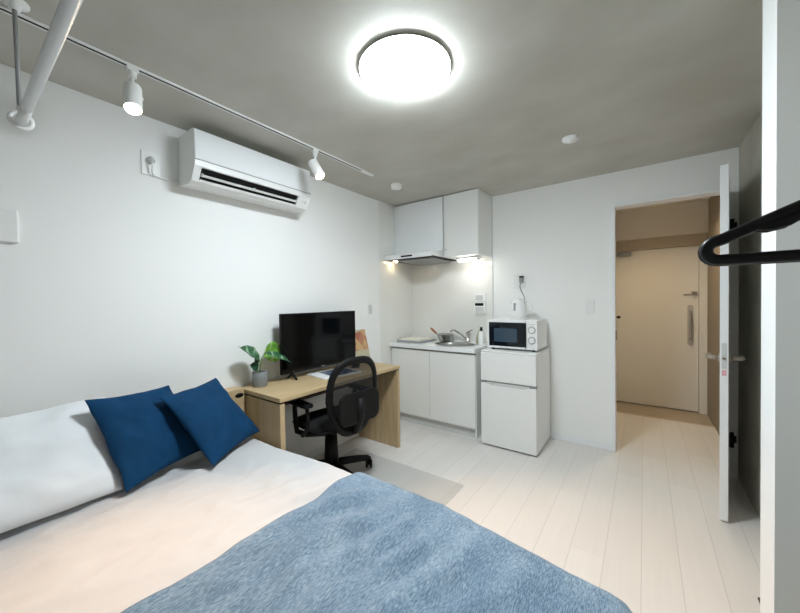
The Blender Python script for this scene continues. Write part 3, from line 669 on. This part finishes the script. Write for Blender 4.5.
# ------------------------------------------------------------ office chair (local: +x is the front)
t = thing('office_chair', 'black mesh-back office chair pushed up to the desk', 'chair', (-1.896, 1.692, 0.003), PI-math.radians(6))
kw = dict(local=True)
b = B(); lathe(b, [(0, .085), (.030, .085), (.034, .10), (.032, .135), (0, .137)], (0, 0, 0), 24); base = obj('hub', b, BLACK, t, **kw)
for k in range(5):
    a = math.radians(-107+72*k) ; c, s = math.cos(a), math.sin(a)
    b = B(); tube(b, [(c*.02, s*.02, .112), (c*.12, s*.12, .105), (c*.23, s*.23, .092), (c*.295, s*.295, .080), (c*.315, s*.315, .066)], [.030, .028, .025, .023, .018], 12); lg = obj('base_leg', b, BLACK, t, smooth=True, **kw)
    b = B(); ca, sa = math.cos(a+1.1), math.sin(a+1.1); ctr = Vector((c*.308, s*.308, .031)); ax = Vector((-sa, ca, 0))
    for q in (-1, 1): cyl(b, ctr+ax*(q*.008), ctr+ax*(q*.026), .031, seg=20)
    cyl(b, ctr-ax*.01, ctr+ax*.01, .012, seg=12); cyl(b, ctr+Vector((0, 0, .0)), ctr+Vector((0, 0, .04)), .009, seg=10); obj('caster', b, BLACK, lg, **kw)
b = B(); cyl(b, (0, 0, .12), (0, 0, .34),   .054, .044); cyl(b, (0, 0, .27), (0, 0, .40), .017); obj('gas_lift', b, BLACK, t, **kw)
b = B(); box(b, -.11, .12, -.075, .075, .375, .415); cyl(b, (.03, -.07, .39), (.03, -.24, .385), .006, seg=8); obj('tilt_mechanism', b, BLACK, t, bevel=.01, **kw)
# seat cushion
b = B(); gx, gy = 20, 20; topv = []; botv = []
def seatpt(u, v, s):
    e = 3.2; r = (abs(u)**e+abs(v)**e)**(1/e); k = max(abs(u), abs(v))/r if r > 1e-6 else 1
    x, y = u*k*.245+.02, v*k*.245*(1.0-.05*u)
    q = max(abs(u), abs(v)); edge = math.sqrt(max(0, 1-q**5))
    z = .452 + (.040*edge if s > 0 else -.036*edge) - (.03*max(0, u)**4) - .010*(1-v*v)*(s > 0)
    return (x, y, z)
for s, L in ((1, topv), (-1, botv)):
    for i in range(gx+1): L.append([b.verts.new(seatpt(-1+2*i/gx, -1+2*j/gy, s)) for j in range(gy+1)])
for L in (topv, botv):
    for i in range(gx):
        for j in range(gy): b.faces.new((L[i][j], L[i+1][j], L[i+1][j+1], L[i][j+1]))
bmesh.ops.remove_doubles(b, verts=b.verts[:], dist=1e-4)
obj('seat', b, BLKFAB, t, smooth=True, **kw)
# backrest: closed loop frame + mesh + lumbar
def backpt(a, rr=1.0):
    c, s = math.cos(a), math.sin(a); e = 2/2.9
    y = .205*math.copysign(abs(c)**e, c)*rr; zz = math.copysign(abs(s)**e, s)*rr
    y *= (1-.26*max(0, -zz)-.02*max(0, zz))
    z = .672+.250*zz
    x = -.235-.06*(zz*.5+.5)-.035*(1-(y/.222)**2) + .02*max(0, zz)
    return Vector((x, y, z))
b = B(); n = 48; rings = []
for k in range(n):
    a = 2*PI*k/n; p = backpt(a); o_ = (backpt(a, 1.05)-backpt(a, .95)).normalized(); f = Vector((1, 0, 0)); w = .026; d = .014
    rings.append([b.verts.new(p+o_*(w*math.cos(q))+f*(d*math.sin(q))) for q in [2*PI*i/10 for i in range(10)]])
for k in range(n):
    r0, r1 = rings[k], rings[(k+1) % n]
    for i in range(10): b.faces.new((r0[i], r0[(i+1) % 10], r1[(i+1) % 10], r1[i]))
bf = obj('back_frame', b, BLACK, t, smooth=True, **kw)
b = B(); prev = None; cen = b.verts.new(backpt(0, 0.0001))
for rr in (.2, .4, .6, .8, .97):
    ring = [b.verts.new(backpt(2*PI*k/n, rr)) for k in range(n)]
    for k in range(n):
        if prev: b.faces.new((prev[k], prev[(k+1) % n], ring[(k+1) % n], ring[k]))
        else: b.faces.new((cen, ring[k], ring[(k+1) % n]))
    prev = ring
mo = obj('back_mesh', b, MESHM, t, smooth=True, **kw)
b = B(); pts = rrect(-.035, .035,   .865, .895, .012, 4); prism(b, pts, -.300, -.292, 'x'); obj('back_emblem', b, GREYP, bf, bevel=.002, **kw)
b = B(); prism(b, rrect(-.175, .175, .50, .715, .06, 6), -.345, -.325, 'x'); obj('lumbar_panel', b, BLACK, t, bevel=.006, **kw)
b = B(); tube(b, [(-.05, 0, .395), (-.20, 0, .40), (-.29, 0, .44), (-.335, 0, .54), (-.342, 0, .67)], [.030, .030, .032, .034, .026], 12); obj('back_bracket', b, BLACK, t, smooth=True, **kw)
for s in (-1, 1):
    b = B(); y = s*.27
    tube(b, [(-.10, s*.12, .400), (-.02, s*.22, .402), (.02, y, .43), (.035, y, .50), (.045, y, .58), (.04, y, .625)], [.018, .018, .018, .017, .016, .016], 10)
    tube(b, [(-.02, s*.25, .405), (-.10, y, .46), (-.12, y, .55), (-.11, y, .625)], [.015, .014, .013, .013], 10)
    ar = obj('armrest', b, BLACK, t, smooth=True, **kw)
    b = B(); prism(b, rrect(-.15, .10, y-.036, y+.036, .03, 5), .622, .645, 'z'); obj('arm_pad', b, BLACK, ar, bevel=.006, **kw)

# floor mat under the chair
b = B(); prism(b, rrect(-2.10, -1.037, 1.22, 2.168, .02, 4), 0.0004, .003, 'z'); tag(obj('chair_mat', b, MATCLEAR), 'clear grey plastic mat on the floor under the office chair', 'mat')

# ------------------------------------------------------------ bed
BX0, BX1, BY0, BY1 = -2.182, -.10, -.30, 1.065
t = thing('bed', 'bed with an oak headboard beside the desk', 'bed', (-1.15, .4, 0))
b = B(); box(b, XL+.010, BX0, BY0-.02, 1.186, .06, .754); hb = obj('headboard', b, WOODX, t, bevel=.003)
b = B(); bmesh.ops.create_uvsphere(b, u_segments=20, v_segments=10, radius=.5, matrix=Matrix.Translation((BX0+.001, 1.150, .712)) @ Matrix.Diagonal((.012, .058, .030, 1))); obj('headboard_socket', b, BLACK, hb, smooth=True)
b = B()
box(b, BX0, BX1, BY0, BY0+.025, .10, .24); box(b, BX0, BX1, BY1-.025, BY1, .10, .24); box(b, BX1-.025, BX1, BY0+.025, BY1-.025, .10, .24); box(b, BX0, BX1-.025, BY0+.025, BY1-.025, .17, .19)
obj('side_rails', b, WOODX, t, bevel=.002)
for x in (BX0+.06, BX1-.06):
    for y in (BY0+.06, BY1-.06):
        b = B(); box(b, x-.03, x+.03, y-.03, y+.03, 0, .17); obj('leg', b, WOODZ, t)
b = B(); box(b, BX0+.005, BX1-.012, BY0+.012, BY1-.012, .191, .432); obj('mattress', b, MATT, t, bevel=.05, seg=4)

def wr(x, y):
    n1 = noise.noise(Vector((x*2.3, y*2.6, 1.3)))*.010
    n2 = noise.noise(Vector((x*5.5+y*1.8, y*6.0-x*1.5, 4.1)))*.009
    k = max(0, min(1, (x+1.75)/.5))*max(0, min(1, (y-.35)/.5))      # creases at the far side by the throw
    n3 = math.sin((x*1.0-y*.35)*46+noise.noise(Vector((x*3, y*3, 0)))*3.0)*.0095*k
    r = 1-abs(noise.noise(Vector((x*11, y*4.5, 9.0))))*2
    n4 = max(0, r-.5)*.020
    return n1+n2+n3+n4
def surf(x, y, xb, yb, yn, z0, r, lift=0, limit=.30):
    """bed cover: flat inside, rolling over the foot (xb) and the two sides (yb, yn)"""
    drop = 0; rx = ry = 0
    X, Yy = x, y
    def roll(e):
        if e <= 0: return 0, 0
        a = min(e/r, PI/2); return r*math.sin(a), r*(1-math.cos(a)) + max(0, e-r*PI/2)
    ex = x-xb
    if ex > 0: h, d = roll(ex); X = xb+h; drop = max(drop, d)
    ey = y-yb
    if ey > 0: h, d = roll(ey); Yy = yb+h; drop = drop+d if drop < d else drop+d*.5
    en = yn-y
    if en > 0: h, d = roll(en); Yy = yn-h; drop = max(drop, d)
    z = z0+lift+wr(min(x, xb), max(min(y, yb), yn))*max(.12, min(1, (yb-y)/.22)) - min(drop, limit)
    return X, Yy, z
def cover(name, m, xs, ys, fn, thick, sub=0):
    b = B(); G = [[b.verts.new(fn(x, y)) for y in ys] for x in xs]
    for i in range(len(xs)-1):
        for j in range(len(ys)-1): b.faces.new((G[i][j], G[i+1][j], G[i+1][j+1], G[i][j+1]))
    o = obj(name, b, m, None, smooth=True); s = o.modifiers.new('s', 'SOLIDIFY'); s.thickness = thick; s.offset = 1
    return o
fr = lambda a, c, n: [a+(c-a)*i/n for i in range(n+1)]
def ybound(x): return 1.050+.088*max(0, min(1, (-.12-x)/.55))-.040*max(0, min(1, (-1.35-x)/.4))
def duvet_fn(x, y):
    yb = ybound(x); yy = y
    h = .012*math.exp(-((y-yb+.12)/.12)**2)
    p = surf(x, yy, -.12, yb, -.285, .484+h, .06)
    return p
o = cover('duvet', SHEET, fr(-2.10, .17, 130), fr(-.52, 1.34, 110), duvet_fn, -.02)
tag(o, 'white cotton duvet spread over the bed', 'duvet')
def throw_fn(x, y):
    xx = x + .004*math.sin(y*2.1+.6)
    xc = -.045-.05*max(0, (y-.86)/.25)**2     # rounded foot corner
    xc = max(xc, -.12)
    yb = ybound(xx)+.006
    h = .012*math.exp(-((y-yb+.12)/.12)**2)
    return surf(xx, y, xc, yb, -.29, .484+h, .066, lift=.013)
o = cover('bed_throw', THROWM, fr(-1.118, .20, 100), fr(-.55, 1.36, 110), throw_fn, .006)
tag(o, 'heathered blue throw across the foot of the bed', 'throw')

# cushions and pillow
def cushion(name, label, cat, m, c00, c10, c11, c01, T, group=None, pinch=.05, seed=0, flat=2.2, nrm=None, piping=False):
    c00, c10, c11, c01 = map(Vector, (c00, c10, c11, c01)); n = 28
    N = ((c10-c00).cross(c01-c00)+(c11-c01).cross(c11-c10)).normalized()
    if nrm is not None and N.dot(Vector(nrm)) < 0: N = -N
    b = B(); G = {}
    for s in (1, -1):
        for i in range(n+1):
            for j in range(n+1):
                u, v = -1+2*i/n, -1+2*j/n; edge = i in (0, n) or j in (0, n)
                if s < 0 and edge: G[s, i, j] = G[1, i, j]; continue
                uu = u*(1-pinch*(1-v*v)*abs(u)**2.0); vv = v*(1-pinch*(1-u*u)*abs(v)**2.0)
                a, c = (uu+1)/2, (vv+1)/2
                p = (c00*(1-a)+c10*a)*(1-c)+(c01*(1-a)+c11*a)*c
                th = T*max(0, (1-abs(u)**flat)*(1-abs(v)**flat))**.62
                ns = noise.noise(Vector((u*1.6+seed, v*1.6, s*2.0)))*.18 + noise.noise(Vector((u*4+seed, v*4, s)))*.07
                cr = .006*math.sin((u-v)*9+seed)*math.exp(-((u+v-1.1*math.copysign(1, u))**2)/.25)*(1-abs(u)**6)*(1-abs(v)**6)
                wob = .012*noise.noise(Vector((u*2.2, v*2.2, seed+7.7)))+.006*noise.noise(Vector((u*5, v*5, seed+2.7)))
                G[s, i, j] = b.verts.new(p+N*(s*th*(1+ns)+cr*s+wob))
    for s in (1, -1):
        for i in range(n):
            for j in range(n):
                b.faces.new((G[s, i, j], G[s, i+1, j], G[s, i+1, j+1], G[s, i, j+1]))
    o = obj(name, b, m, None, smooth=True); sd = o.modifiers.new('sub', 'SUBSURF'); sd.levels = 1; sd.render_levels = 1
    return tag(o, label, cat, group)
cushion('pillow', 'plump white pillow leaning against the wall behind the blue cushions', 'pillow', PILLOWM,
        (-1.848, -.24, .510), (-1.856, .458, .508), (-2.180, .478, .874), (-2.172, -.24, .858), .070, pinch=.02, seed=3, flat=4.0, nrm=(1, 0, .6))
cushion('cushion', 'navy blue cushion leaning on the white pillow', 'cushion', NAVY,
        (-1.796, .440, .512), (-1.985, .872, .512), (-2.140, .732, .882), (-2.012, .352, .912), .062, 'navy cushions on the bed', pinch=.075, seed=1, nrm=(1, 0, .5))
cushion('cushion', 'navy blue cushion nearer the desk, overlapping the other one', 'cushion', NAVY,
        (-1.724, .772, .512), (-1.945, 1.166, .520), (-2.165, .990, .865), (-1.975, .615, .868), .062, 'navy cushions on the bed', pinch=.075, seed=5, nrm=(1, 0, .5))

# ------------------------------------------------------------ clothes hangers on a rail, and doorstop
RX, RZ = .277, 1.660
t = thing('clothes_rail', 'chrome clothes rail holding the black hangers', 'rail', (RX, .3, RZ))
b = B(); cyl(b, (RX, -.35, RZ), (RX, .975, RZ), .0125, seg=20); obj('rail', b, CHROME, t)
for y in (-.30, .93):
    b = B(); tube(b, [(RX, y, RZ), (RX, y, HC)], .008, 12); obj('rail_rod', b, CHROME, t)
def hanger(y, dx, label, rz):
    t = thing('coat_hanger', label, 'hanger', (RX, y, RZ), rz, 'black hangers on the rail')
    L = .217; zb = 1.373-RZ; zn = 1.490-RZ
    zz = lambda x: 1.490-RZ-.46*abs(x)
    right = [(x, 0, z) for x, z in ((0, zn), (-.02, zz(.02)), (-.08, zz(.08)), (-.15, zz(.15)), (-.195, zz(.195)))] + [(-.2000+.0125*math.cos(math.radians(q)), 0, zb+.0125+.0125*math.sin(math.radians(q))) for q in range(118, 271, 19)] + [(-.19, 0, zb), (-.1, 0, zb), (0, 0, zb)]
    loop = right + [(-x, yy, z) for x, yy, z in right[-2:0:-1]]
    loop = loop + loop[:1]
    b = B(); tube(b, loop, .0068, 12, cap=False)
    obj('shoulder_frame', b, BLACKS, t, smooth=True, local=True)
    for s in (-1, 1):
        b = B(); tube(b, [(s*.118, 0, zz(.118)-.002), (s*.130, 0, zz(.130)-.007), (s*.143, 0, zz(.143)-.010), (s*.156, 0, zz(.156)-.007), (s*.168, 0, zz(.168)-.001)], [.007, .0072, .0072, .007, .006], 10); obj('strap_hook', b, BLACKS, t, smooth=True, local=True)
    b = B(); pts = [(0, 0, zn), (0, 0, -.030)] + [(0.018-.018*math.cos(q), 0, -.006+.0) for q in ()]
    hk = [(0, 0, zn), (0, 0, zn+.06), (-.004, 0, -.055), (-.014, 0, -.035), (-.0185, 0, -.012)] + arc((0, 0, 0), .0175, 205, -20, 12)
    tube(b, hk, .0042, 10); obj('hook', b, BLACKS, t, smooth=True, local=True)
hanger(.600, 0, 'black plastic coat hanger nearest the partition wall', math.radians(.5))
hanger(.578, 0, 'black plastic coat hanger just in front of the other one', math.radians(-.4))
b = B(); prism(b, [(.40, 0), (.455, 0), (.455, .03), (.445, .03)], 2.03, 2.085, 'y'); tag(obj('doorstop', b, HINGE), 'small dark wedge on the floor beside the partition wall', 'doorstop')
b = B(); 
# coat hook in the hall
t = thing('coat_hook', 'small dark hook on the hall wall near the entrance door', 'hook', (HX0, 5.03, 1.085))
cyl(b, (HX0, 5.03, 1.085), (HX0+.006, 5.03, 1.085), .022, seg=20); obj('rose', b, NICKEL, t)
b = B(); cyl(b, (HX0+.005, 5.03, 1.085), (HX0+.04, 5.03, 1.083), .010, seg=14); cyl(b, (HX0+.04, 5.03, 1.083), (HX0+.068, 5.03, 1.082), .019, .015, seg=18); obj('knob', b, HINGE, t)
# hall ceiling lamp
t = thing('hall_downlight', 'warm round downlight on the hall ceiling', 'lamp', (.13, 4.25, HC))
b = B(); lathe(b, [(.0, HC), (.068, HC), (.068, HC-.066), (.062, HC-.066), (.060, HC-.010), (0, HC-.010)], (.13, 4.25, 0), 32); obj('rim', b, WHITE, t)
b = B(); lathe(b, [(0, HC-.011), (.057, HC-.011), (.05, HC-.015), (0, HC-.016)], (.13, 4.25, 0), 32); obj('diffuser', b, HALLE, t)

# ------------------------------------------------------------ real lamps' light
def plight(name, loc, e, col, r, parent_loc=None):
    L = bpy.data.lights.new(name, 'POINT'); L.energy = e; L.color = col; L.shadow_soft_size = r
    o = bpy.data.objects.new(name, L); COL.objects.link(o); o.location = loc; return o
def alight(name, loc, e, col, sx, sy, rot=(0, 0, 0)):
    L = bpy.data.lights.new(name, 'AREA'); L.shape = 'RECTANGLE'; L.size = sx; L.size_y = sy; L.energy = e; L.color = col
    o = bpy.data.objects.new(name, L); COL.objects.link(o); o.location = loc; o.rotation_euler = rot; return o

W = bpy.data.worlds.new('night'); S.world = W; W.use_nodes = True
W.node_tree.nodes['Background'].inputs['Color'].default_value = (.02, .025, .04, 1); W.node_tree.nodes['Background'].inputs['Strength'].default_value = .3

# ------------------------------------------------------------ camera
cam = bpy.data.cameras.new('camera'); co = bpy.data.objects.new('camera', cam); COL.objects.link(co)
cam.sensor_fit = 'HORIZONTAL'; cam.sensor_width = 36; cam.lens = 333.56/800*36; cam.clip_start = .02
yaw, pitch, roll = map(math.radians, (36.21, -.96, -.80))
F = Vector((-math.sin(yaw)*math.cos(pitch), math.cos(yaw)*math.cos(pitch), math.sin(pitch))); R0 = Vector((math.cos(yaw), math.sin(yaw), 0)); U0 = R0.cross(F)
Rr = R0*math.cos(roll)+U0*math.sin(roll); Uu = -R0*math.sin(roll)+U0*math.cos(roll)
co.matrix_world = Matrix(((Rr.x, Uu.x, -F.x, 0), (Rr.y, Uu.y, -F.y, 0), (Rr.z, Uu.z, -F.z, 1.327), (0, 0, 0, 1)))
S.camera = co
S.view_settings.view_transform = 'Standard'; S.view_settings.look = 'None'; S.view_settings.exposure = 2.3; S.view_settings.gamma = 1
S.view_settings.use_curve_mapping = False
S.cycles.use_denoising = True
S.cycles.max_bounces = 12; S.cycles.diffuse_bounces = 8; S.cycles.sample_clamp_indirect = 6
